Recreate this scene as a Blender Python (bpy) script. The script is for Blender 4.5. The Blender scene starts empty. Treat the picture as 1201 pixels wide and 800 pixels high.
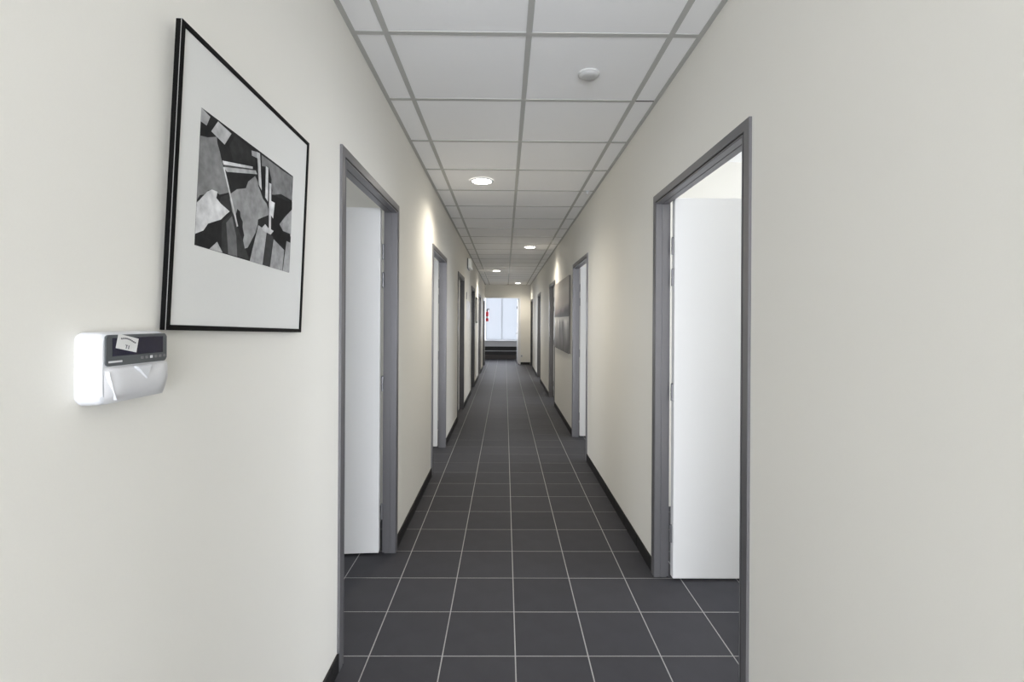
import bpy, bmesh, math, random
from mathutils import Vector, Matrix
random.seed(7)
S = bpy.context.scene
COL = S.collection
PI = math.pi

# ------------------------------------------------------------------ camera
cam_d = bpy.data.cameras.new('camera')
cam = bpy.data.objects.new('camera', cam_d)
COL.objects.link(cam)
EYE = 1.385
ROT = (Matrix.Rotation(-0.0079, 4, 'Z') @ Matrix.Rotation(-0.0059, 4, 'Y') @ Matrix.Rotation(PI / 2, 4, 'X'))
cam.matrix_world = Matrix.Translation((0, 0, EYE)) @ ROT
cam_d.sensor_fit = 'HORIZONTAL'
cam_d.sensor_width = 36.0
cam_d.lens = 36.0 * 561.34 / 1201
cam_d.shift_x = 3.80 / 1201
cam_d.shift_y = -22.35 / 1201
cam_d.clip_start = 0.02
S.camera = cam

# ------------------------------------------------------------------ world, exposure
w = bpy.data.worlds.new('world')
S.world = w
w.use_nodes = True
bg = w.node_tree.nodes['Background']
bg.inputs[0].default_value = (0.86, 0.93, 1.0, 1)
bg.inputs[1].default_value = 1.15
S.view_settings.view_transform = 'Standard'
S.view_settings.look = 'None'
S.view_settings.exposure = 0.44
S.view_settings.gamma = 1.0
S.view_settings.use_curve_mapping = False
S.cycles.use_denoising = True
S.cycles.max_bounces = 10
S.cycles.diffuse_bounces = 6
S.cycles.sample_clamp_indirect = 4.0

XL, XR, ZC, YEND = -0.655, 0.829, 2.596, 15.62   # corridor: left wall, right wall, ceiling, end wall
TH = 0.073                                        # partition thickness


def area_light(name, loc, direction, sx, sy, power, col=(1, 1, 1)):
    d = bpy.data.lights.new(name, 'AREA')
    d.shape = 'RECTANGLE'; d.size = sx; d.size_y = sy
    d.energy = power; d.color = col
    o = bpy.data.objects.new(name, d)
    COL.objects.link(o)
    o.location = loc
    o.rotation_euler = Vector(direction).to_track_quat('-Z', 'Z').to_euler()
    return o


COOL = (0.88, 0.918, 1.0)
# daylight through the glazed entrance behind the camera, and through each open room's window
area_light('entrance_daylight', (0.1, -5.7, 1.15), (0, 1, 0.50), 5.0, 2.1, 480, COOL)
ROOM_LIGHT = {('L', 1): 18, ('L', 2): 26, ('L', 5): 60, ('R', 1): 74, ('R', 2): 50, ('R', 3): 60, ('R', 4): 60}
area_light('end_room_daylight', (-0.3, 18.05, 1.5), (0, -1, 0), 1.6, 1.5, 30, COOL)
area_light('hall_warm_fill', (0.1, -1.2, 2.58), (0, 0.25, -1), 1.2, 1.2, 10, (1.0, .90, .72))  # unseen fill added behind the camera to warm the upper walls, no fitting
DOWNLIGHT_POWER = 60

# ------------------------------------------------------------------ helpers
def new_mat(name):
    m = bpy.data.materials.new(name); m.use_nodes = True
    return m, m.node_tree.nodes, m.node_tree.links, m.node_tree.nodes['Principled BSDF']


def srgb(r, g=None, b=None):
    if g is None: g = b = r
    f = lambda c: ((c / 255) / 12.92 if c <= 10 else (((c / 255) + .055) / 1.055) ** 2.4)
    return (f(r), f(g), f(b), 1)


def plain(name, col, rough=0.5, metal=0.0, bump=0.0, scale=200, vary=0.0, spec=0.5):
    m, N, L, P = new_mat(name)
    P.inputs['Roughness'].default_value = rough
    P.inputs['Metallic'].default_value = metal
    P.inputs['Specular IOR Level'].default_value = spec
    tc = N.new('ShaderNodeTexCoord')
    nz = N.new('ShaderNodeTexNoise'); nz.inputs['Scale'].default_value = scale; nz.inputs['Detail'].default_value = 3
    L.new(tc.outputs['Object'], nz.inputs['Vector'])
    mx = N.new('ShaderNodeMixRGB')
    v = max(vary, 0.015)
    mx.inputs[1].default_value = tuple(c * (1 - v) for c in col[:3]) + (1,)
    mx.inputs[2].default_value = tuple(min(1, c * (1 + v)) for c in col[:3]) + (1,)
    L.new(nz.outputs['Fac'], mx.inputs[0]); L.new(mx.outputs[0], P.inputs['Base Color'])
    if bump:
        b = N.new('ShaderNodeBump'); b.inputs['Strength'].default_value = bump; b.inputs['Distance'].default_value = 0.002
        L.new(nz.outputs['Fac'], b.inputs['Height']); L.new(b.outputs[0], P.inputs['Normal'])
    return m


def emit(name, col, strength):
    m, N, L, P = new_mat(name)
    P.inputs['Base Color'].default_value = col
    P.inputs['Emission Color'].default_value = col
    P.inputs['Emission Strength'].default_value = strength
    return m


def tile_mat(name, col, rough):
    m, N, L, P = new_mat(name)
    info = N.new('ShaderNodeObjectInfo'); tc = N.new('ShaderNodeTexCoord')
    nz = N.new('ShaderNodeTexNoise'); nz.inputs['Scale'].default_value = 9; nz.inputs['Detail'].default_value = 6
    L.new(tc.outputs['Object'], nz.inputs['Vector'])
    add = N.new('ShaderNodeMath'); add.operation = 'MULTIPLY_ADD'
    L.new(info.outputs['Random'], add.inputs[0]); add.inputs[1].default_value = 0.5
    L.new(nz.outputs['Fac'], add.inputs[2])
    ramp = N.new('ShaderNodeMapRange')
    L.new(add.outputs[0], ramp.inputs[0])
    ramp.inputs[1].default_value = 0.3; ramp.inputs[2].default_value = 1.2
    ramp.inputs[3].default_value = 0.86; ramp.inputs[4].default_value = 1.14
    mul = N.new('ShaderNodeMixRGB'); mul.blend_type = 'MULTIPLY'; mul.inputs[0].default_value = 1
    mul.inputs[1].default_value = col
    cmb = N.new('ShaderNodeCombineColor')
    for i in range(3): L.new(ramp.outputs[0], cmb.inputs[i])
    L.new(cmb.outputs[0], mul.inputs[2]); L.new(mul.outputs[0], P.inputs['Base Color'])
    P.inputs['Roughness'].default_value = rough
    P.inputs['Specular IOR Level'].default_value = 0.20
    b = N.new('ShaderNodeBump'); b.inputs['Strength'].default_value = 0.08; b.inputs['Distance'].default_value = 0.002
    n2 = N.new('ShaderNodeTexNoise'); n2.inputs['Scale'].default_value = 60
    L.new(tc.outputs['Object'], n2.inputs['Vector'])
    L.new(n2.outputs['Fac'], b.inputs['Height']); L.new(b.outputs[0], P.inputs['Normal'])
    return m


M = {
    'wall': plain('cream_wall_paint', (0.748, 0.731, 0.676, 1), 0.6, bump=0.06, scale=350, spec=0.3),
    'panel': plain('white_ceiling_panel', (0.94, 0.94, 0.94, 1), 0.9, bump=0.15, scale=500, vary=0.02, spec=0.1),
    'grid': plain('grey_ceiling_grid', (0.50, 0.50, 0.48, 1), 0.6, spec=0.2),
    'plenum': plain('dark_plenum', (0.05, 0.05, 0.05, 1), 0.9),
    'tile': tile_mat('dark_grey_floor_tile', (0.046, 0.0455, 0.051, 1), 0.6),
    'plinth': plain('black_plinth_tile', (0.012, 0.0115, 0.0115, 1), 0.55, vary=0.1, spec=.3),
    'grout': plain('pale_grout', (0.36, 0.355, 0.34, 1), 0.9, scale=120, vary=0.12),
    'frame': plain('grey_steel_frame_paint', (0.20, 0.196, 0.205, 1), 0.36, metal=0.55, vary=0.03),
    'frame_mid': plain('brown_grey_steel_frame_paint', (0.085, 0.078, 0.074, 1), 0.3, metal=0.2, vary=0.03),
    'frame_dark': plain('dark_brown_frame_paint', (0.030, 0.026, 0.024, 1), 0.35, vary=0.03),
    'seal': plain('black_rubber_seal', (0.012, 0.012, 0.012, 1), 0.7),
    'leaf': plain('white_door_laminate', (0.76, 0.76, 0.755, 1), 0.45, bump=0.02),
    'steel': plain('brushed_steel', (0.55, 0.55, 0.55, 1), 0.3, metal=0.9),
    'hinge': plain('dull_zinc_hinge', (0.22, 0.22, 0.23, 1), 0.42, metal=0.6),
    'detector': plain('grey_white_detector', (0.56, 0.56, 0.55, 1), 0.5),
    'black': plain('black_frame_lacquer', (0.002, 0.002, 0.002, 1), 0.45, spec=0.12),
    'silver': plain('silver_edge', (0.5, 0.5, 0.5, 1), 0.3, metal=0.8),
    'mat': plain('off_white_mat_board', (0.70, 0.70, 0.675, 1), 0.7),
    'white': plain('white_plastic', (0.64, 0.65, 0.67, 1), 0.3),
    'greyplastic': plain('pale_grey_plastic', (0.62, 0.62, 0.63, 1), 0.32),
    'darkplastic': plain('dark_grey_plastic', (0.075, 0.082, 0.085, 1), 0.35),
    'screen': plain('unlit_screen', (0.010, 0.009, 0.025, 1), 0.12),
    'paper': plain('paper_sticker', (0.68, 0.68, 0.66, 1), 0.8),
    'ink': plain('grey_ink', (0.10, 0.10, 0.11, 1), 0.8),
    'lamp': emit('lit_lamp_diffuser', (1.0, 0.95, 0.86, 1), 14),
    'diffuser': plain('milky_diffuser', (0.92, 0.92, 0.86, 1), 0.35),
    'red': plain('red_enamel', (0.55, 0.02, 0.03, 1), 0.3),
    'dark': plain('dark_brown_panel', (0.016, 0.014, 0.013, 1), 0.5),
    'brown': plain('brown_grey_plinth', (0.06, 0.052, 0.048, 1), 0.6),
    'desk': plain('pale_desk_laminate', (0.60, 0.60, 0.62, 1), 0.4),
    'sidecanvas': plain('raw_canvas_edge', (0.16, 0.15, 0.14, 1), 0.8),
}


def link(name, me, mat=None, parent=None, loc=None, rot=None):
    o = bpy.data.objects.new(name, me)
    COL.objects.link(o)
    if mat is not None and len(me.materials) == 0: me.materials.append(mat)
    if parent:
        o.parent = parent
        if parent.type == 'EMPTY' and not parent.get('local_build'):
            o.matrix_parent_inverse = Matrix.Translation(-parent.location)
    if loc is not None: o.location = loc
    if rot is not None: o.rotation_euler = rot
    return o


def bm_box(bm, x0, x1, y0, y1, z0, z1):
    x0, x1 = min(x0, x1), max(x0, x1); y0, y1 = min(y0, y1), max(y0, y1); z0, z1 = min(z0, z1), max(z0, z1)
    v = [bm.verts.new(p) for p in ((x0, y0, z0), (x1, y0, z0), (x1, y1, z0), (x0, y1, z0), (x0, y0, z1), (x1, y0, z1), (x1, y1, z1), (x0, y1, z1))]
    return [bm.faces.new([v[i] for i in q]) for q in ((0, 3, 2, 1), (4, 5, 6, 7), (0, 1, 5, 4), (1, 2, 6, 5), (2, 3, 7, 6), (3, 0, 4, 7))]


def finish(bm, name, bevel=0.0, seg=1, smooth=False):
    if bevel:
        bmesh.ops.bevel(bm, geom=bm.edges[:], offset=bevel, segments=seg, affect='EDGES', profile=0.5)
    bmesh.ops.recalc_face_normals(bm, faces=bm.faces[:])
    me = bpy.data.meshes.new(name); bm.to_mesh(me); bm.free()
    if smooth:
        for p in me.polygons: p.use_smooth = True
    return me


def box(name, x0, x1, y0, y1, z0, z1, mat, parent=None, bevel=0.0, seg=1, org=None):
    bm = bmesh.new(); bm_box(bm, x0, x1, y0, y1, z0, z1)
    return link(name, finish(bm, name, bevel, seg), mat, parent)


def boxes(name, lst, mat, parent=None, bevel=0.0):
    bm = bmesh.new()
    for b in lst: bm_box(bm, *b)
    return link(name, finish(bm, name, bevel), mat, parent)


def lathe(name, prof, n=32):
    """prof: list of (r, z) along the axis; closed ends where r == 0"""
    bm = bmesh.new(); rings = []
    for r, z in prof:
        if r < 1e-6: rings.append([bm.verts.new((0, 0, z))])
        else: rings.append([bm.verts.new((r * math.cos(2 * PI * i / n), r * math.sin(2 * PI * i / n), z)) for i in range(n)])
    for a, b in zip(rings, rings[1:]):
        for i in range(n):
            j = (i + 1) % n
            if len(a) == 1 and len(b) == 1: continue
            if len(a) == 1: bm.faces.new((a[0], b[i], b[j]))
            elif len(b) == 1: bm.faces.new((a[i], a[j], b[0]))
            else: bm.faces.new((a[i], a[j], b[j], b[i]))
    return finish(bm, name, smooth=False)


def prism(name, pts, x0, x1):
    """polygon pts (y, z) extruded from x0 to x1"""
    bm = bmesh.new()
    a = [bm.verts.new((x0, y, z)) for y, z in pts]; b = [bm.verts.new((x1, y, z)) for y, z in pts]
    n = len(pts)
    bm.faces.new(a); bm.faces.new(b[::-1])
    for i in range(n): bm.faces.new((a[i], b[i], b[(i + 1) % n], a[(i + 1) % n]))
    return bm


def empty(name, loc=(0, 0, 0), rz=0.0):
    o = bpy.data.objects.new(name, None); COL.objects.link(o)
    o.empty_display_size = 0.1
    o.location = loc; o.rotation_euler = (0, 0, rz)
    return o


def tag(o, label, cat, group=None):
    o['label'] = label; o['category'] = cat
    if group: o['group'] = group
    return o


def struct(o, label=None):
    o['kind'] = 'structure'
    if label: o['label'] = label
    return o

# ------------------------------------------------------------------ layout of the doors (outer frame edges along the corridor)
DOORS = {
    'L': [(1, 1.893, 2.912, 86), (2, 4.285, 5.31, 90), (3, 6.62, 7.62, 0), (4, 9.26, 10.26, 0), (5, 11.78, 12.83, 90), (6, 14.28, 15.22, 0)],
    'R': [(1, 1.607, 2.650, 90), (2, 4.778, 5.82, 88), (3, 7.905, 8.890, 90), (4, 11.08, 12.13, 90), (5, 14.30, 15.30, 0)],
}
ZT = 2.083          # outer top of the door frames
YS = 0.30           # corridor starts here, behind it the entrance hall

# ------------------------------------------------------------------ floor
T, FX, FY, GAP = 0.3025, 0.051, 1.984, 0.0050


def tile_mesh():
    s = (T - GAP) / 2; c = 0.0006
    bm = bmesh.new()
    lo = [bm.verts.new((x * s, y * s, -0.009)) for x, y in ((-1, -1), (1, -1), (1, 1), (-1, 1))]
    mi = [bm.verts.new((x * s, y * s, -c)) for x, y in ((-1, -1), (1, -1), (1, 1), (-1, 1))]
    up = [bm.verts.new((x * (s - c), y * (s - c), 0)) for x, y in ((-1, -1), (1, -1), (1, 1), (-1, 1))]
    bm.faces.new(up)
    for i in range(4):
        j = (i + 1) % 4
        bm.faces.new((lo[i], lo[j], mi[j], mi[i])); bm.faces.new((mi[i], mi[j], up[j], up[i]))
    return finish(bm, 'floor_tile')


floor = struct(box('floor', -4.2, 4.2, -6.2, 18.5, -0.12, -0.0009, M['grout']), 'dark grey tiled floor with pale grout lines')
tm = tile_mesh()
placed = set()


def lay(c, r):
    placed.add((c, r))
    link('floor_tile', tm, M['tile'], floor, (FX + (c + .5) * T, FY + (r + .5) * T, random.uniform(-.0003, .0003)))


for r in range(-3, 32):
    for c in range(-3, 3): lay(c, r)
for r in range(-2, 4):
    lay(-4, r); lay(3, r); 
for r in range(7, 13):
    lay(-4, r); lay(3, r)
for r in range(32, 38):
    for c in range(-3, 3): lay(c, r)
# the rest (side rooms, hall, far end) as one joined field of tiles
bm = bmesh.new()
s = (T - GAP) / 2
for c in range(-14, 13):
    for r in range(-27, 54):
        if (c, r) in placed: continue
        cx, cy = FX + (c + .5) * T, FY + (r + .5) * T
        z = random.uniform(-.0003, .0003)
        up = [bm.verts.new((cx + x * s, cy + y * s, z)) for x, y in ((-1, -1), (1, -1), (1, 1), (-1, 1))]
        lo = [bm.verts.new((cx + x * s, cy + y * s, z - .008)) for x, y in ((-1, -1), (1, -1), (1, 1), (-1, 1))]
        bm.faces.new(up)
        for i in range(4):
            j = (i + 1) % 4
            bm.faces.new((lo[i], lo[j], up[j], up[i]))
far = link('floor_tile_field', finish(bm, 'floor_tile_field'), M['tile'], floor)
far['kind'] = 'stuff'

# ------------------------------------------------------------------ corridor walls with their door openings
for side in 'LR':
    X0 = XL if side == 'L' else XR
    X1 = XL - TH if side == 'L' else XR + TH
    lst = []; y = YS
    for n, y0, y1, op in DOORS[side]:
        lst.append((X0, X1, y, y0 + .012, 0, 2.75)); lst.append((X0, X1, y0 + .012, y1 - .012, ZT - .012, 2.75)); y = y1 - .012
    lst.append((X0, X1, y, YEND + (.10 if side == 'R' else 0.0), 0, 2.75))
    wl = boxes('wall_left' if side == 'L' else 'wall_right', lst, M['wall'])
    struct(wl, 'cream painted left corridor wall' if side == 'L' else 'cream painted right corridor wall')
# end wall: header over the wide opening and a pier on its right
EX = 0.515
struct(boxes('wall_end', [(XL - .4, EX, YEND, YEND + .10, 2.165, 2.75), (EX, XR, YEND, YEND + .10, 0, 2.75), (XR + TH, 4.2, YEND + .0, YEND + .10, 0, 2.75), (-4.2, -1.0, YEND, YEND + .10, 0, 2.75)], M['wall']), 'cream end wall of the corridor around a wide opening')
tr = struct(boxes('trim_1', [(EX - .045, EX, YEND - .012, YEND + .11, 0, 2.165)], M['leaf'], bevel=.002), 'white jamb of the end opening')

# ------------------------------------------------------------------ plinth tiles
plinth_cache = {}


def plinth(parent, side, a, b):
    """row of plinth tiles on a corridor wall from y = a to y = b"""
    X = XL if side == 'L' else XR
    s = 1 if side == 'L' else -1
    y = a
    while y < b - .01:
        e = min(y + T, b)
        key = (side, round(e - y, 3))
        if key not in plinth_cache:
            bm = bmesh.new(); bm_box(bm, 0, s * .009, .001, e - y - .001, 0.0005, .074)
            plinth_cache[key] = finish(bm, 'plinth_tile', .0015)
        link('plinth_tile', plinth_cache[key], M['plinth'], parent, (X, y, 0))
        y = e


for side in 'LR':
    p = struct(empty('baseboard_left' if side == 'L' else 'baseboard_right', (XL if side == 'L' else XR, YS, 0)),
               'black tile plinth along the foot of the %s wall' % ('left' if side == 'L' else 'right'))
    y = YS
    for n, y0, y1, op in DOORS[side]:
        plinth(p, side, y, y0 - .001); y = y1 + .001
    plinth(p, side, y, YEND)
p = struct(empty('baseboard_end', (EX, YEND, 0)), 'black plinth on the end wall pier')
link('plinth_tile', (lambda bm: (bm_box(bm, EX, XR - .01, YEND - .009, YEND, 0.0005, .074), finish(bm, 'plinth_tile', .001))[1])(bmesh.new()), M['plinth'], p)

# ------------------------------------------------------------------ door frames and leaves
PROF = [(0, -.010), (.0365, -.010), (.0365, -.001), (.0445, -.001), (.0445, -.010), (.049, -.010), (.051, -.008), (.051, .022), (.047, .022), (.047, .026),
        (.051, .026), (.051, .058), (.040, .058), (.040, .0725), (.0125, .0725), (.0125, .0003), (0, .0003)]
SEAL = [(.0367, -.0070), (.0443, -.0070), (.0443, -.0015), (.0367, -.0015)]


def sweep(name, prof, side, y0, y1, part, mat, parent):
    """mitred steel profile: part = near, far or head"""
    X = XL if side == 'L' else XR; s = -1 if side == 'L' else 1
    bm = bmesh.new()
    def ring(where):
        out = []
        for a, d in prof:
            if where == 'n0': p = (X + s * d, y0 + a, 0.0005)
            elif where == 'n1': p = (X + s * d, y0 + a, ZT - a)
            elif where == 'f1': p = (X + s * d, y1 - a, ZT - a)
            else: p = (X + s * d, y1 - a, 0.0005)
            out.append(bm.verts.new(p))
        return out
    A, B = {'near': ('n0', 'n1'), 'head': ('n1', 'f1'), 'far': ('f1', 'f0')}[part]
    a, b = ring(A), ring(B); n = len(prof)
    for i in range(n): bm.faces.new((a[i], a[(i + 1) % n], b[(i + 1) % n], b[i]))
    bm.faces.new(a); bm.faces.new(b[::-1])
    bmesh.ops.triangulate(bm, faces=[f for f in bm.faces if len(f.verts) > 4])
    return link(name, finish(bm, name), mat, parent)


def lever(name, parent, x, y, z, s, mat):
    """rose and lever handle standing off a face that looks along +y * s, lever towards -x"""
    bm = bmesh.new()
    bm_box(bm, x - .022, x + .022, y, y + s * .008, z - .11, z + .11)
    bm_box(bm, x - .010, x + .010, y + s * .008, y + s * .05, z - .010, z + .010)
    bm_box(bm, x - .010, x + .115, y + s * .04, y + s * .058, z - .010, z + .010)
    return link(name, finish(bm, name, .003), mat, parent)


knuckle = {}
HZ = (1.80, 1.63, 1.01, .245)
DOORLABEL = {
    ('L', 1): 'nearest door on the left, past the framed picture, white leaf open',
    ('L', 2): 'second door on the left, white leaf open inwards',
    ('L', 3): 'third door on the left, below and before the emergency light, closed',
    ('L', 4): 'fourth door on the left, just before the small framed picture, closed',
    ('L', 5): 'fifth door on the left, just past the small framed picture',
    ('L', 6): 'last door on the left before the end opening',
    ('R', 1): 'nearest door on the right, tall white leaf open',
    ('R', 2): 'second door on the right, before the wide canvas, white leaf open',
    ('R', 3): 'third door on the right, just past the wide canvas',
    ('R', 4): 'fourth door on the right',
    ('R', 5): 'last door on the right beside the end wall',
}
num = 0
for side in 'LR':
    X = XL if side == 'L' else XR; s = -1 if side == 'L' else 1
    for n, y0, y1, op in DOORS[side]:
        num += 1
        d = struct(empty('door_%d' % num, (X, (y0 + y1) / 2, 0)), DOORLABEL[side, n])
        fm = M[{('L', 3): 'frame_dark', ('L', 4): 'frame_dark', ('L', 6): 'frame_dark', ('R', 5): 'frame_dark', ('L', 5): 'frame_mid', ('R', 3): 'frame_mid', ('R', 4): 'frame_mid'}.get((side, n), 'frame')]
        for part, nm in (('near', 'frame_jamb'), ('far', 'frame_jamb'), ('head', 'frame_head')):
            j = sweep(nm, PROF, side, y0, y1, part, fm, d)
            sweep('rubber_seal', SEAL, side, y0, y1, part, M['seal'], j)
        W = (y1 - y0) - .072 - .006; Hh = 2.043
        # leaf in its own frame: hinge line at x = 0 running along +x, visible corridor face at y = 0, thickness +y
        bm = bmesh.new(); bm_box(bm, 0, W, 0, .04, 0, Hh)
        me = finish(bm, 'leaf', .0025)
        leaf = bpy.data.objects.new('leaf', me); COL.objects.link(leaf); me.materials.append(M['leaf'])
        leaf.parent = d; leaf.matrix_parent_inverse = Matrix.Translation(-d.location)
        if op:
            st = .012 if (side, n) == ('L', 1) else .006
            fy = {('L', 1): y1 - .074, ('R', 1): y1 - .090}.get((side, n), y1 - .050)
            px = X + s * (TH + st)
            ang = math.radians(90 - op)
            if side == 'L':   # mirror: run towards -x
                for v in me.vertices: v.co.x = -v.co.x
                me.flip_normals()
                leaf.rotation_euler = (0, 0, ang)
            else:
                leaf.rotation_euler = (0, 0, -ang)
            leaf.location = (px, fy, .013)
        else:
            # closed: corridor face at d = .0605, hinge at the far jamb
            if side == 'L':
                for v in me.vertices: v.co = Vector((-v.co.y, -v.co.x, v.co.z))
            else:
                for v in me.vertices: v.co = Vector((v.co.y, -v.co.x, v.co.z))
                me.flip_normals()
            leaf.location = (X + s * .0590, y1 - .042, .008)
        # lever handles on both faces near the free edge, as children of the leaf in its frame
        if op:
            sx = -1 if side == 'L' else 1
            for fy_, sg in ((0, -1), (.04, 1)):
                bm = bmesh.new(); xh = sx * (W - .06)
                bm_box(bm, xh - .02, xh + .02, fy_, fy_ + sg * .008, .93, 1.15)
                bm_box(bm, xh - .009, xh + .009, fy_ + sg * .008, fy_ + sg * .05, 1.05, 1.068)
                bm_box(bm, xh - sx * .118, xh + sx * .009, fy_ + sg * .042, fy_ + sg * .058, 1.05, 1.068)
                link('handle', finish(bm, 'handle', .002), M['steel'], leaf)
        else:
            bm = bmesh.new(); yh = -(W - .06)
            bm_box(bm, 0, -s * .008, yh - .02, yh + .02, .93, 1.15)
            bm_box(bm, -s * .008, -s * .05, yh - .009, yh + .009, 1.05, 1.068)
            bm_box(bm, -s * .042, -s * .058, yh - .009, yh + .118, 1.05, 1.068)
            link('handle', finish(bm, 'handle', .002), M['steel'], leaf)
        if op:
            if 'hinge' not in knuckle:
                prof = [(0, -.045), (.007, -.045), (.0078, -.043), (.0078, -.002), (.0064, -.001), (.0064, .001), (.0078, .002), (.0078, .043), (.004, .049), (0, .049)]
                knuckle['hinge'] = lathe('hinge', prof, 12)
            ly = leaf.location.y
            for z in HZ:
                hg = link('hinge', knuckle['hinge'], M['hinge'], d, (X + s * (TH + .003), min(y1 - .026, ly + .02) if (side, n) != ('L', 1) else y1 - .040, z))
                bm = bmesh.new()
                bm_box(bm, -.001, .001, -.004, .012, -.04, .04)
                link('hinge_plate', finish(bm, 'hinge_plate'), M['hinge'], hg)

# ------------------------------------------------------------------ rooms behind the open doors, the entrance hall and the end room
m, N, L_, P = new_mat('clear_glass')
tb = N.new('ShaderNodeBsdfTransparent'); gb = N.new('ShaderNodeBsdfGlossy'); gb.inputs['Roughness'].default_value = 0.02
mx = N.new('ShaderNodeMixShader'); mx.inputs[0].default_value = 0.08
L_.new(tb.outputs[0], mx.inputs[1]); L_.new(gb.outputs[0], mx.inputs[2]); L_.new(mx.outputs[0], N['Material Output'].inputs[0])
M['glass'] = m
m, N, L_, P = new_mat('frosted_glass')
tb = N.new('ShaderNodeBsdfTranslucent'); tb.inputs[0].default_value = (.86, .87, .90, 1)
db = N.new('ShaderNodeBsdfDiffuse'); db.inputs[0].default_value = (.8, .8, .8, 1)
mx = N.new('ShaderNodeMixShader'); mx.inputs[0].default_value = 0.2
L_.new(tb.outputs[0], mx.inputs[1]); L_.new(db.outputs[0], mx.inputs[2]); L_.new(mx.outputs[0], N['Material Output'].inputs[0])
M['frost'] = m

wn = 0


def window(axis, pos, a0, a1, z0, z1, npane, glass, label, f=.05):
    """window in a wall: axis 'x' lies in a plane x = pos, 'y' in a plane y = pos"""
    global wn
    wn += 1
    fr = []; h = .03
    st = (a1 - a0) / npane
    fr += [(a0, a1, z0, z0 + f), (a0, a1, z1 - f, z1)]
    for i in range(npane + 1):
        c = a0 + i * st; lo = c if i == 0 else (c - f if i == npane else c - f / 2)
        fr.append((lo, lo + f, z0 + f, z1 - f))
    def full(b, t):
        return (pos - t, pos + t, b[0], b[1], b[2], b[3]) if axis == 'x' else (b[0], b[1], pos - t, pos + t, b[2], b[3])
    wnd = struct(boxes('window_%d' % wn, [full(b, h) for b in fr], M['leaf']), label)
    for i in range(npane):
        lo, hi = a0 + i * st + (f if i == 0 else f / 2), a0 + (i + 1) * st - (f if i == npane - 1 else f / 2)
        boxes('pane', [full((lo, hi, z0 + f, z1 - f), .004)], M[glass], wnd)
    return wnd


def room(side, n, ya, yb):
    X = XL - TH if side == 'L' else XR + TH; s = -1 if side == 'L' else 1
    D = 3.0; Xo = X + s * D; q = s * .10
    wa, wb, za, zb = ya + .35, yb - .35, .95, 2.25
    lst = [(X, Xo, ya - .05, ya, 0, 2.75), (X, Xo, yb, yb + .05, 0, 2.75),
           (Xo, Xo + q, ya - .05, wa, 0, 2.75), (Xo, Xo + q, wb, yb + .05, 0, 2.75), (Xo, Xo + q, wa, wb, 0, za), (Xo, Xo + q, wa, wb, zb, 2.75)]
    struct(boxes('wall_left' if side == 'L' else 'wall_right', lst, M['wall']), 'walls of the %s side room behind an open door' % ('left' if side == 'L' else 'right'))
    struct(boxes('ceiling', [(X, Xo, ya, yb, 2.60, 2.75)], M['panel']), 'side room ceiling')
    window('x', Xo + q / 2, wa, wb, za, zb, 2, 'glass', 'white framed window of a side room')
    area_light('window_daylight', (Xo - s * .05, (wa + wb) / 2, (za + zb) / 2), (-s, 0, -.45), wb - wa, zb - za, ROOM_LIGHT[side, n], COOL)


room('L', 1, .95, 3.60); room('L', 2, 3.75, 6.10); room('L', 5, 10.45, 13.50)
room('R', 1, .95, 3.60); room('R', 2, 3.75, 6.60); room('R', 3, 6.80, 9.80); room('R', 4, 10.0, 13.0)

# entrance hall behind the camera
struct(boxes('wall_entrance', [(-3.0, XL, YS - .1, YS, 0, 2.75), (XR, 3.0, YS - .1, YS, 0, 2.75), (-3.1, -3.0, -6.1, YS, 0, 2.75), (3.0, 3.1, -6.1, YS, 0, 2.75),
                               (-3.0, -2.5, -6.1, -6.0, 0, 2.75), (2.6, 3.0, -6.1, -6.0, 0, 2.75), (-2.5, 2.6, -6.1, -6.0, 2.7, 2.75)], M['wall']), 'cream walls of the entrance hall')
struct(boxes('ceiling', [(-3.0, 3.0, -6.0, YS - .1, 2.62, 2.75)], M['panel']), 'entrance hall ceiling')
window('y', -6.05, -2.5, 2.6, 0.02, 2.7, 4, 'glass', 'glazed entrance front')

# end room
struct(boxes('wall_back', [(-2.6, -.80, 18.20, 18.32, 0, 2.75), (1.10, 2.6, 18.20, 18.32, 0, 2.75), (-.80, 1.10, 18.20, 18.32, 0, .70), (-.80, 1.10, 18.20, 18.32, 2.45, 2.75),
                           (-2.7, -2.6, YEND + .1, 18.32, 0, 2.75), (2.6, 2.7, YEND + .1, 18.32, 0, 2.75)], M['white']), 'white walls of the room beyond the end opening')
struct(boxes('ceiling', [(-2.6, 2.6, YEND + .1, 18.2, 2.62, 2.75)], M['panel']), 'ceiling of the room beyond the end opening')
window('y', 18.26, -.72, 1.10, .70, 2.45, 3, 'frost', 'wide frosted window glowing at the far end', .010)

# ------------------------------------------------------------------ suspended ceiling
ceil = struct(box('ceiling', XL - TH, XR + TH, YS - .1, YEND + .1, 2.70, 2.75, M['plenum']), 'suspended ceiling of white panels in a grey grid')
CX0, CY0 = .0942, 2.0146
gx = [XL, CX0 - .6, CX0, CX0 + .6, XR]
rows = [YS - .1] + [CY0 + .6 * k for k in range(-2, 23)] + [YEND]
pc = {}
for yi in range(len(rows) - 1):
    for xi in range(4):
        x0, x1, y0, y1 = gx[xi] + .004, gx[xi + 1] - .004, rows[yi] + .004, rows[yi + 1] - .004
        key = (round(x1 - x0, 3), round(y1 - y0, 3))
        if key not in pc:
            bm = bmesh.new(); bm_box(bm, 0, x1 - x0, 0, y1 - y0, 0, .015); pc[key] = finish(bm, 'ceiling_panel', .002)
        link('ceiling_panel', pc[key], M['panel'], ceil, (x0, y0, ZC + .0022))
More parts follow.
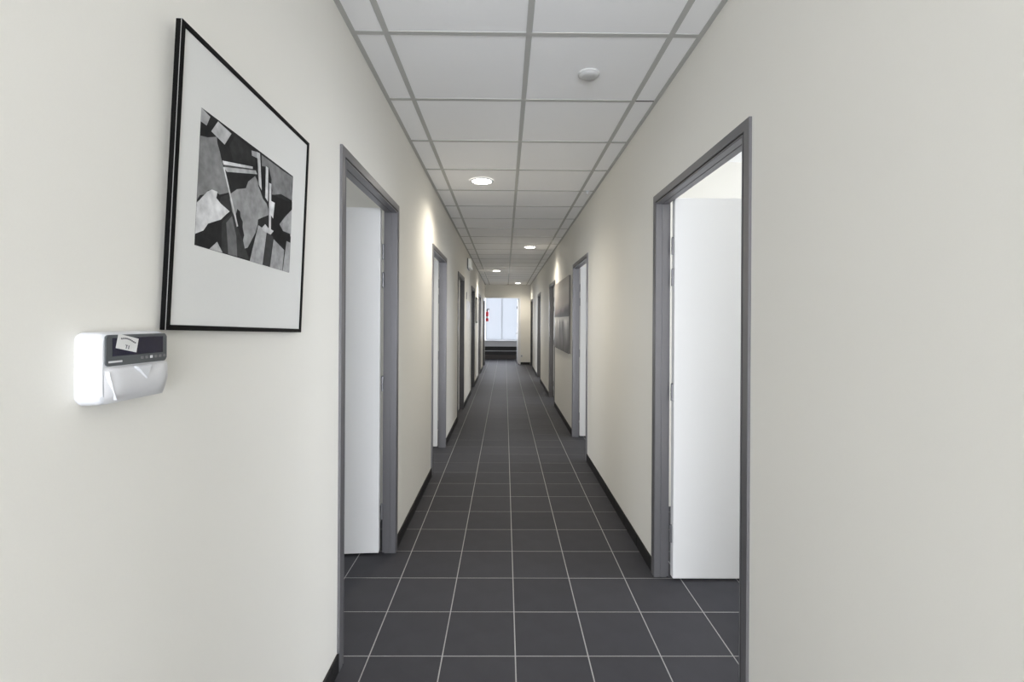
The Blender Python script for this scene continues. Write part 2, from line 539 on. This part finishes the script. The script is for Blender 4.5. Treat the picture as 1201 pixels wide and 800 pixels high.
for x in gx[1:4]:
    boxes('main_runner', [(x - .0125, x + .0125, YS - .1, YEND, ZC, ZC + .002), (x - .001, x + .001, YS - .1, YEND, ZC + .002, ZC + .04)], M['grid'], ceil)
for x0, x1 in ((XL, XL + .022), (XR - .022, XR)):
    boxes('edge_trim', [(x0, x1, YS - .1, YEND, ZC, ZC + .002)], M['grid'], ceil)
boxes('edge_trim', [(XL + .022, XR - .022, YEND - .022, YEND, ZC, ZC + .002)], M['grid'], ceil)
tc_ = {}
for k, y in enumerate(rows[1:-1]):
    for xi in range(4):
        if xi == 3 and abs(y - (CY0 + .6)) < .01:      # no tee here; a dark strip is put in for the gap's shade
            boxes('gap_shade_strip', [(gx[3] + .0125, gx[4] - .022, y - .004, y + .004, ZC + .001, ZC + .018)], M['plenum'], ceil)
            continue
        x0 = gx[xi] + (.0125 if xi else .022); x1 = gx[xi + 1] - (.0125 if xi < 3 else .022)
        key = xi
        if key not in tc_:
            bm = bmesh.new(); bm_box(bm, 0, x1 - x0, -.0125, .0125, 0, .002); bm_box(bm, 0, x1 - x0, -.001, .001, .002, .035); tc_[key] = finish(bm, 'cross_tee')
        link('cross_tee', tc_[key], M['grid'], ceil, (x0, y, ZC))

# ------------------------------------------------------------------ downlights
bez = lathe('bezel', [(.082, -.002), (.084, -.008), (.094, -.009), (.101, -.004), (.102, 0)], 40)
dif = lathe('diffuser', [(0, -.0065), (.06, -.0065), (.083, -.004)], 40)
ORD = ['downlight just ahead of the entrance, nearest, right of the ceiling centre line', 'lit round downlight nearest in view, in the left ceiling panel', 'second lit downlight in view, in the right ceiling panel beyond',
       'third lit downlight in view, in a left panel near the far end', 'farthest lit downlight, in a right panel before the end wall']
for i in range(1, 5):
    k = i * 6 - 3
    x = CX0 + (.3 if i % 2 == 0 else -.3); y = CY0 + .6 * k + .3
    t = tag(empty('downlight', (x, y, ZC)), ORD[i], 'light', 'round downlights in the ceiling')
    link('bezel', bez, M['white'], t, (x, y, ZC))
    link('diffuser', dif, M['lamp'], t, (x, y, ZC))
    d = bpy.data.lights.new('lamp_light', 'SPOT')
    d.energy = DOWNLIGHT_POWER; d.color = (1.0, .92, .79); d.spot_size = math.radians(150); d.spot_blend = 1.0; d.shadow_soft_size = .07
    o = bpy.data.objects.new('lamp_light', d); COL.objects.link(o)
    o.parent = t; o.location = (0, 0, -.03)

# ------------------------------------------------------------------ smoke detector and small ceiling fitting
x, y = .401, 2.33
t = tag(empty('smoke_detector', (x, y, ZC + .002)), 'small round white smoke detector on the second row of ceiling panels', 'detector')
link('base', lathe('base', [(0, .0), (.052, 0), (.052, -.006), (.047, -.009)], 32), M['detector'], t, (x, y, ZC + .002))
link('sensor_dome', lathe('sensor_dome', [(.047, -.009), (.042, -.014), (.034, -.018), (.020, -.020), (0, -.0205)], 32), M['detector'], t, (x, y, ZC + .002))
x, y = .755, 4.42
t = tag(empty('sprinkler', (x, y, ZC)), 'tiny pale ceiling fitting in the narrow right edge panels', 'sprinkler')
link('rose', lathe('rose', [(0, 0), (.022, 0), (.020, -.005), (.010, -.008), (0, -.008)], 20), M['white'], t, (x, y, ZC + .002))
link('nozzle', lathe('nozzle', [(.007, -.008), (.006, -.022), (.012, -.024), (.012, -.027), (0, -.027)], 16), M['greyplastic'], t, (x, y, ZC + .002))

# ------------------------------------------------------------------ big framed picture on the left wall (hangs tipped forward and a little crooked)
lean, crook = .0257, -.0289
n_ = Vector((math.cos(lean), 0, -math.sin(lean))); u_ = Vector((math.sin(lean), 0, math.cos(lean))); e_ = Vector((0, 1, 0))
a_ = math.cos(crook) * e_ + math.sin(crook) * u_; b_ = -math.sin(crook) * e_ + math.cos(crook) * u_
PW, PH, DP = 0.5968, 0.5977, .013
pic = bpy.data.objects.new('framed_picture', None); COL.objects.link(pic); pic.empty_display_size = .1
# local axes: x along the picture, y up the picture, z out of the wall
pic.matrix_world = Matrix(((a_.x, b_.x, n_.x, -0.6358), (a_.y, b_.y, n_.y, 0.9038), (a_.z, b_.z, n_.z, 1.3658), (0, 0, 0, 1)))
pic['local_build'] = 1
tag(pic, 'black framed abstract black and white print in a wide white mat on the left wall', 'picture')
FW = .0105
def frame_bar(pts):
    bm = bmesh.new()
    a = [bm.verts.new((x, y, 0)) for x, y in pts]; b = [bm.verts.new((x, y, -DP)) for x, y in pts]
    bm.faces.new(a); bm.faces.new(b[::-1])
    for i in range(4): bm.faces.new((a[i], b[i], b[(i + 1) % 4], a[(i + 1) % 4]))
    return finish(bm, 'frame_bar', .0006)
I = ((FW, FW), (PW - FW, FW), (PW - FW, PH - FW), (FW, PH - FW)); O = ((0, 0), (PW, 0), (PW, PH), (0, PH))
for i in range(4):
    j = (i + 1) % 4
    link('frame_bar', frame_bar((O[i], O[j], I[j], I[i])), M['black'], pic)
bm = bmesh.new()
bm_box(bm, -.0004, .0003, .0, PH, -.0024, -.0012)
link('frame_edge_line', finish(bm, 'frame_edge_line'), M['silver'], pic)
bm = bmesh.new(); bm_box(bm, FW - .002, PW - FW + .002, FW - .002, PH - FW + .002, -.010, -.0035)
link('mat_board', finish(bm, 'mat_board'), M['mat'], pic)
# the print: overlapping torn shapes in greys, printed flat on one sheet
X0, X1, Y0, Y1 = 0.0728, 0.5002, 0.1747, 0.4597
POLYS = [(150,[(0.0,1.0),(0.071,0.979),(0.047,0.897),(0.0,0.898)]),(165,[(0.135,0.989),(0.256,0.971),(0.2,0.848),(0.084,0.879)]),(62,[(0.288,0.973),(0.485,0.969),(0.516,0.848),(0.286,0.763),(0.24,0.863)]),(118,[(0.003,0.795),(0.059,0.817),(0.131,0.867),(0.175,0.729),(0.198,0.671),(0.26,0.497),(0.178,0.443),(0.139,0.451),(0.084,0.435),(0.001,0.325)]),(70,[(0.188,0.43),(0.257,0.483),(0.315,0.365),(0.263,0.345),(0.18,0.383)]),(70,[(0.206,0.234),(0.294,0.348),(0.366,0.234),(0.494,0.01),(0.216,0.004)]),(95,[(0.246,0.248),(0.296,0.321),(0.346,0.171),(0.365,0.008),(0.278,0.005)]),(188,[(0.075,0.42),(0.111,0.452),(0.158,0.456),(0.15,0.405),(0.19,0.378),(0.273,0.349),(0.148,0.223),(0.094,0.187),(0.061,0.125),(0.0,0.081),(0.0,0.307)]),(190,[(0.186,0.714),(0.479,0.823),(0.48,0.804),(0.197,0.688)]),(165,[(0.198,0.671),(0.513,0.807),(0.532,0.783),(0.229,0.648)]),(90,[(0.203,0.688),(0.48,0.802),(0.493,0.799),(0.203,0.674)]),(135,[(0.267,0.487),(0.329,0.555),(0.372,0.579),(0.417,0.605),(0.438,0.672),(0.508,0.755),(0.578,0.648),(0.68,0.53),(0.683,0.475),(0.616,0.429),(0.564,0.39),(0.562,0.339),(0.465,0.11),(0.435,0.093),(0.403,0.265),(0.37,0.386),(0.342,0.398),(0.331,0.352),(0.349,0.247),(0.294,0.357)]),(185,[(0.194,0.666),(0.206,0.672),(0.358,0.259),(0.345,0.249)]),(172,[(0.174,0.075),(0.226,0.003),(0.112,0.001)]),(110,[(0.569,0.977),(0.987,0.987),(1.0,0.745),(0.833,0.74),(0.715,0.684),(0.702,0.82),(0.66,0.914),(0.579,0.882)]),(150,[(0.456,0.952),(0.522,0.977),(0.525,0.922),(0.463,0.911)]),(185,[(0.517,0.974),(0.55,0.981),(0.59,0.664),(0.554,0.698)]),(45,[(0.58,0.872),(0.625,0.875),(0.631,0.672),(0.597,0.687)]),(195,[(0.624,0.905),(0.654,0.907),(0.668,0.595),(0.633,0.621)]),(40,[(0.704,0.673),(0.773,0.693),(0.899,0.702),(0.998,0.732),(1.0,0.653),(0.906,0.57),(0.849,0.448),(0.885,0.382),(1.0,0.373),(1.0,0.303),(0.926,0.225),(0.75,0.296),(0.725,0.373)]),(185,[(0.673,0.774),(0.701,0.777),(0.723,0.309),(0.697,0.311)]),(142,[(0.996,0.65),(1.0,0.397),(0.884,0.393),(0.83,0.442),(0.908,0.548)]),(150,[(0.567,0.34),(0.671,0.324),(0.638,0.0),(0.49,0.0)]),(75,[(0.677,0.315),(0.753,0.292),(0.723,0.0),(0.644,0.0)]),(138,[(0.76,0.273),(0.911,0.209),(0.897,0.0),(0.729,0.0)]),(145,[(0.938,0.308),(1.0,0.308),(1.0,0.001),(0.903,0.0)]),(175,[(0.607,0.33),(0.646,0.378),(0.68,0.358),(0.756,0.351),(0.72,0.304),(0.622,0.31)]),(190,[(0.704,0.62),(0.753,0.62),(0.741,0.464),(0.702,0.492)])]
greys = {}
def grey(g):
    if g not in greys:
        c = srgb(g)[0] * (1.3 if g > 90 else .75)
        m, N, L, P = new_mat('print_grey'); P.inputs['Roughness'].default_value = .6; P.inputs['Specular IOR Level'].default_value = .1
        tc = N.new('ShaderNodeTexCoord'); nz = N.new('ShaderNodeTexNoise'); nz.inputs['Scale'].default_value = 45; nz.inputs['Detail'].default_value = 6
        n2 = N.new('ShaderNodeTexNoise'); n2.inputs['Scale'].default_value = 9; n2.inputs['Detail'].default_value = 4
        L.new(tc.outputs['Object'], nz.inputs['Vector']); L.new(tc.outputs['Object'], n2.inputs['Vector'])
        ad = N.new('ShaderNodeMath'); ad.operation = 'ADD'; L.new(nz.outputs['Fac'], ad.inputs[0]); L.new(n2.outputs['Fac'], ad.inputs[1])
        mr = N.new('ShaderNodeMapRange'); L.new(ad.outputs[0], mr.inputs[0]); mr.inputs[1].default_value = .6; mr.inputs[2].default_value = 1.4
        mr.inputs[3].default_value = c * .58; mr.inputs[4].default_value = c * 1.4
        L.new(mr.outputs[0], P.inputs['Base Color'])
        greys[g] = m
    return greys[g]
pm = bpy.data.meshes.new('print')
verts, faces, mi = [], [], []
slot = {}
def add_poly(pts, g, z):
    k = len(verts)
    verts.extend([(X0 + (X1 - X0) * p[0], Y0 + (Y1 - Y0) * p[1], z) for p in pts]); faces.append(tuple(range(k, k + len(pts))))
    if g not in slot: slot[g] = len(slot); pm.materials.append(grey(g))
    mi.append(slot[g])
add_poly(((0, 0), (1, 0), (1, 1), (0, 1)), 52, -.0034)
def wobble(pts):
    out = []
    for (x, y), (x2, y2) in zip(pts, pts[1:] + pts[:1]):
        out.append((x, y)); d = math.hypot(x2 - x, y2 - y)
        if d > .12 and len(pts) > 6:
            for t in (.33, .66): out.append((min(1, max(0, x + (x2 - x) * t + random.uniform(-.012, .012))), min(1, max(0, y + (y2 - y) * t + random.uniform(-.012, .012)))))
    return out
for i, (g, pts) in enumerate(POLYS): add_poly(wobble(pts), g, -.0033 + i * .00006)
pm.from_pydata(verts, [], faces)
for p, k in zip(pm.polygons, mi): p.material_index = k
bm = bmesh.new(); bm.from_mesh(pm); bmesh.ops.triangulate(bm, faces=bm.faces[:]); bmesh.ops.recalc_face_normals(bm, faces=bm.faces[:])
for f in bm.faces:
    if f.normal.z < 0: f.normal_flip()
bm.to_mesh(pm); bm.free()
link('art_print', pm, None, pic)

# ------------------------------------------------------------------ alarm keypad
KX = XL
kp = tag(empty('alarm_keypad', (KX, 0.7997, 1.3086)), 'white alarm keypad with dark display panel on the left wall below the picture', 'keypad')
def rounded(y0, y1, z0, z1, r, n=5):
    pts = []
    for cy, cz, a0 in ((y1 - r, z1 - r, 0), (y0 + r, z1 - r, PI / 2), (y0 + r, z0 + r, PI), (y1 - r, z0 + r, 1.5 * PI)):
        for i in range(n + 1):
            a = a0 + PI / 2 * i / n; pts.append((cy + r * math.cos(a), cz + r * math.sin(a)))
    return pts
bm = bmesh.new()
secs = [(0.0, .003), (.006, .0), (.030, .001), (.037, .004), (.040, .009)]
rings = []
for dx, ins in secs:
    pts = rounded(0.7314 + ins * .6, 0.8781 - ins, 1.2516 + ins, 1.3656 - ins * .7, .012)
    rings.append([bm.verts.new((KX + dx, y, z)) for y, z in pts])
for a, b in zip(rings, rings[1:]):
    for i in range(len(a)): bm.faces.new((a[i], a[(i + 1) % len(a)], b[(i + 1) % len(a)], b[i]))
bm.faces.new(rings[-1]); bm.faces.new(rings[0][::-1])
link('body', finish(bm, 'body', smooth=False), M['white'], kp)
# dark display bezel, slightly raised
bm = prism('x', rounded(0.7401, 0.8720, 1.3122, 1.3611, .006), KX + .0385, KX + .0425)
bez_ = link('display_panel', finish(bm, 'display_panel', .0008), M['darkplastic'], kp)
bm = bmesh.new(); bm_box(bm, KX + .0424, KX + .0430, 0.7518, 0.8618, 1.3274, 1.3560)
link('screen', finish(bm, 'screen'), M['screen'], bez_)
bts = []
for i in range(6):
    yb = 0.8099 + i * .0105
    box('button', KX + .0424, KX + .0437, yb, yb + .006, 1.3193, 1.3239, M['frame'] if i not in (2,) else M['greyplastic'], bez_, .0006)
box('brand_strip', KX + .0424, KX + .0428, 0.7447, 0.7712, 1.3173, 1.3203, M['greyplastic'], bez_)
# paper sticker, stuck askew over the screen
bm = bmesh.new(); bm_box(bm, 0, .0003, -.0215, .0215, -.0115, .0115)
st = link('paper_sticker', finish(bm, 'paper_sticker'), M['paper'], kp, (KX + .0432, 0.7808, 1.3468), (-.22, 0, 0))
bm = bmesh.new()
for i in range(9):
    yy = -.015 + i * .0036; zz = .004 + .002 * math.sin(i * .5)
    bm_box(bm, .0003, .0005, yy, yy + .003, zz, zz + .0022)
bm_box(bm, .0003, .0005, -.002, -.0005, -.009, -.003); bm_box(bm, .0003, .0005, .003, .0045, -.009, -.003); bm_box(bm, .0003, .0005, -.004, .001, -.004, -.003)
link('scribble', finish(bm, 'scribble'), M['ink'], st)
# flip cover over the keys: curved flap that bulges and tapers, with a notch for the finger
bm = bmesh.new()
prof = [(1.3106, .0395), (1.3066, .0455), (1.2984, .0485), (1.2831, .0495), (1.2678, .047), (1.2577, .042), (1.2536, .038)]
ny = 14; grid = []
for z, dx in prof:
    row = []
    for i in range(ny + 1):
        f = i / ny
        tp = .006 * max(0, (1.2831 - z) / .03)
        y = 0.7380 + tp * .4 + (0.8766 - 0.7380 - tp * 2) * f
        edge = min(1, min(f, 1 - f) * 7)
        row.append(bm.verts.new((KX + .0385 + (dx - .0385) * (.25 + 0.7640 * math.sin(edge * PI / 2)), y, z)))
    grid.append(row)
for r0, r1 in zip(grid, grid[1:]):
    for i in range(ny): bm.faces.new((r0[i], r0[i + 1], r1[i + 1], r1[i]))
cov = link('flip_cover', finish(bm, 'flip_cover', smooth=True), M['greyplastic'], kp)
for p in cov.data.polygons:
    if p.normal.x < 0: cov.data.flip_normals(); break
bm = prism('x', [(0.7895, 1.3091), (0.8272, 1.3091), (0.8150, 1.2841)], KX + .044, KX + .0510)
link('finger_notch', finish(bm, 'finger_notch', .002), M['white'], cov)
bm = bmesh.new()
prev = None
for i in range(11):
    f = i / 10; z = 1.3045 - .046 * f; y = 0.7406 + .016 * f ** 1.6
    dx = .0475 - .004 * abs(f - .4)
    cur = [bm.verts.new((KX + dx - .004, y - .0016, z)), bm.verts.new((KX + dx + .0015, y, z)), bm.verts.new((KX + dx - .004, y + .002, z))]
    if prev:
        for k in range(2): bm.faces.new((prev[k], prev[k + 1], cur[k + 1], cur[k]))
    prev = cur
link('cover_ridge', finish(bm, 'cover_ridge'), M['white'], cov)

# ------------------------------------------------------------------ wide canvas on the right wall
m, N, L, P = new_mat('canvas_print')
tc = N.new('ShaderNodeTexCoord'); sp = N.new('ShaderNodeSeparateXYZ'); L.new(tc.outputs['Generated'], sp.inputs[0])
P.inputs['Roughness'].default_value = .55
def ramp(stops, src):
    r = N.new('ShaderNodeValToRGB'); e = r.color_ramp.elements
    e[0].position, e[0].color = stops[0][0], srgb(*stops[0][1]); e[1].position, e[1].color = stops[-1][0], srgb(*stops[-1][1])
    for pos, c in stops[1:-1]:
        k = e.new(pos); k.color = srgb(*c)
    L.new(src, r.inputs[0]); return r
base = ramp([(0, (70, 68, 66)), (.15, (100, 97, 96)), (.30, (125, 123, 121)), (.42, (178, 178, 175)), (.475, (160, 160, 156)), (.49, (50, 46, 44)), (.55, (98, 88, 84)), (.66, (142, 136, 131)), (.85, (160, 158, 154)), (1, (138, 134, 130))], sp.outputs[2])
# vertical streaks in the lower half
mp = N.new('ShaderNodeMapping'); mp.inputs['Scale'].default_value = (1, 3.2, .7); L.new(tc.outputs['Generated'], mp.inputs[0])
st1 = N.new('ShaderNodeTexNoise'); st1.inputs['Scale'].default_value = 2.2; st1.inputs['Detail'].default_value = 5; L.new(mp.outputs[0], st1.inputs['Vector'])
sr = N.new('ShaderNodeMapRange'); L.new(st1.outputs['Fac'], sr.inputs[0]); sr.inputs[1].default_value = .38; sr.inputs[2].default_value = .62; sr.inputs[3].default_value = .22; sr.inputs[4].default_value = 1.25
lowmask = N.new('ShaderNodeMapRange'); L.new(sp.outputs[2], lowmask.inputs[0]); lowmask.inputs[1].default_value = .46; lowmask.inputs[2].default_value = .40; lowmask.inputs[3].default_value = 0; lowmask.inputs[4].default_value = 1
cm = N.new('ShaderNodeMixRGB'); cm.inputs[1].default_value = (1, 1, 1, 1); L.new(lowmask.outputs[0], cm.inputs[0]); L.new(sr.outputs[0], cm.inputs[2])
mul = N.new('ShaderNodeMixRGB'); mul.blend_type = 'MULTIPLY'; mul.inputs[0].default_value = 1; base_gain = N.new('ShaderNodeMixRGB'); base_gain.blend_type = 'MULTIPLY'; base_gain.inputs[0].default_value = 1; base_gain.inputs[2].default_value = (1.6, 1.58, 1.55, 1); L.new(base.outputs[0], base_gain.inputs[1]); L.new(base_gain.outputs[0], mul.inputs[1]); L.new(cm.outputs[0], mul.inputs[2])
# dark headland rising towards the near end, above the waterline
sub = N.new('ShaderNodeMath'); sub.operation = 'MULTIPLY_ADD'; L.new(sp.outputs[1], sub.inputs[0]); sub.inputs[1].default_value = .16; L.new(sp.outputs[2], sub.inputs[2])
n3 = N.new('ShaderNodeTexNoise'); n3.inputs['Scale'].default_value = 5; n3.inputs['Detail'].default_value = 5; L.new(tc.outputs['Generated'], n3.inputs['Vector'])
ad3 = N.new('ShaderNodeMath'); ad3.operation = 'MULTIPLY_ADD'; L.new(n3.outputs['Fac'], ad3.inputs[0]); ad3.inputs[1].default_value = .18; L.new(sub.outputs[0], ad3.inputs[2])
hd = N.new('ShaderNodeMapRange'); L.new(ad3.outputs[0], hd.inputs[0]); hd.inputs[1].default_value = .76; hd.inputs[2].default_value = .66; hd.inputs[3].default_value = 0; hd.inputs[4].default_value = .92
upm = N.new('ShaderNodeMath'); upm.operation = 'GREATER_THAN'; L.new(sp.outputs[2], upm.inputs[0]); upm.inputs[1].default_value = .475
hm = N.new('ShaderNodeMath'); hm.operation = 'MULTIPLY'; L.new(hd.outputs[0], hm.inputs[0]); L.new(upm.outputs[0], hm.inputs[1])
fin = N.new('ShaderNodeMixRGB'); L.new(hm.outputs[0], fin.inputs[0]); L.new(mul.outputs[0], fin.inputs[1]); fin.inputs[2].default_value = srgb(48, 45, 43)
L.new(fin.outputs[0], P.inputs['Base Color'])
cv = tag(empty('canvas_painting', (XR, 6.90, .985)), 'wide unframed grey landscape canvas on the right wall between second and third doors', 'painting')
box('canvas_face', XR - .024, XR - .0225, 6.04, 7.77, .985, 1.985, m, cv)
box('stretcher', XR - .0225, XR - .001, 6.042, 7.768, .987, 1.983, M['sidecanvas'], cv)

# ------------------------------------------------------------------ small things on the left wall
sf = tag(empty('small_picture', (XL, 10.890, 1.360)), 'small dark framed picture on the left wall far down the corridor', 'picture')
y0, y1, z0, z1 = 10.615, 11.165, 1.360, 1.930
boxes('frame', [(XL + .001, XL + .02, y0, y1, z0, z0 + .025), (XL + .001, XL + .02, y0, y1, z1 - .025, z1), (XL + .001, XL + .02, y0, y0 + .025, z0 + .025, z1 - .025), (XL + .001, XL + .02, y1 - .025, y1, z0 + .025, z1 - .025)], M['black'], sf)
box('mat_board', XL + .002, XL + .010, y0 + .025, y1 - .025, z0 + .025, z1 - .025, M['mat'], sf)

em = tag(empty('emergency_light', (XL, 8.404, 2.378)), 'white box emergency light high on the left wall under the ceiling', 'light')
box('housing', XL, XL + .014, 8.211, 8.598, 2.297, 2.480, M['darkplastic'], em, .006)  # housing coloured dark to give the box its edge shadow
box('diffuser', XL + .014, XL + .074, 8.219, 8.590, 2.305, 2.472, M['diffuser'], em, .012, 2)

dp = tag(box('door_sign', XL, XL + .008, 8.058, 8.139, 1.762, 1.884, M['darkplastic'], None, .001), 'small dark plate on the left wall above the pale notice board', 'sign')
nb = tag(empty('notice_board', (XL, 8.506, 1.400)), 'pale blank notice board on the left wall past the third door', 'board')
box('sheet', XL + .001, XL + .006, 8.078, 8.455, 1.421, 1.747, M['desk'], nb)
box('sheet', XL + .001, XL + .006, 8.496, 8.883, 1.421, 1.747, M['desk'], nb)
so = tag(empty('wall_socket', (.535, YEND, .26)), 'small white socket low on the end wall pier', 'socket')
box('plate', .52, .58, YEND - .009, YEND, .235, .315, M['white'], so, .002)
box('outlet', .535, .565, YEND - .0095, YEND - .0085, .26, .29, M['darkplastic'], so)

# ------------------------------------------------------------------ room beyond the opening: low counter, extinguisher, open leaf
ct = tag(empty('low_counter', (.1, 17.9, 0)), 'low pale counter with dark recessed base under the frosted end window', 'counter')
box('counter_top', -1.0, .95, 17.74, 18.18, .665, .700, M['white'], ct, .003)
box('front_panel', -.98, .93, 17.78, 17.82, .470, .664, M['desk'], ct, .002)
box('dark_back', -.98, .93, 17.90, 17.93, .150, .664, M['dark'], ct)
box('rail', -.98, .93, 17.86, 17.88, .290, .312, M['desk'], ct)
box('base_plinth', -.98, .93, 17.80, 18.10, .0005, .150, M['brown'], ct)
for x in (-.97, .90): box('leg', x, x + .03, 17.80, 17.89, .151, .469, M['dark'], ct)

fx, fyy = -.672, 17.99
fe = tag(empty('fire_extinguisher', (fx, fyy, 1.42)), 'red fire extinguisher hung high beside the frosted end window', 'extinguisher')
link('cylinder', lathe('cylinder', [(0, 1.40), (.05, 1.402), (.056, 1.415), (.056, 1.72), (.048, 1.755), (.022, 1.775), (.018, 1.79), (0, 1.79)], 24), M['red'], fe, (fx, fyy, 0))
link('label_band', lathe('label_band', [(.0566, 1.52), (.0568, 1.525), (.0568, 1.585), (.0566, 1.59)], 24), M['paper'], fe, (fx, fyy, 0))
bm = bmesh.new(); bm_box(bm, fx - .022, fx + .022, fyy - .03, fyy + .03, 1.79, 1.84); bm_box(bm, fx - .010, fx + .09, fyy - .012, fyy + .012, 1.84, 1.855); bm_box(bm, fx - .010, fx + .08, fyy - .012, fyy + .012, 1.865, 1.88)
link('valve_head', finish(bm, 'valve_head', .003), M['black'], fe)
box('wall_bracket', fx - .03, fx + .03, fyy + .057, 18.215, 1.45, 1.70, M['steel'], fe)

dl = struct(empty('door_12', (EX - .045, YEND + .13, 0)), 'white leaf with a vertical bolt rod folded back at the end opening')
lf = box('leaf', .428, .468, YEND + .115, YEND + 1.0, .012, 2.15, M['leaf'], dl, .002)
box('bolt_rod', .408, .420, YEND + .90, YEND + .912, .05, 2.10, M['steel'], lf)
box('bolt_keeper', .400, .428, YEND + .885, YEND + .927, 1.84, 1.92, M['darkplastic'], lf)
box('bolt_handle', .385, .428, YEND + .875, YEND + .937, .96, 1.03, M['steel'], lf)
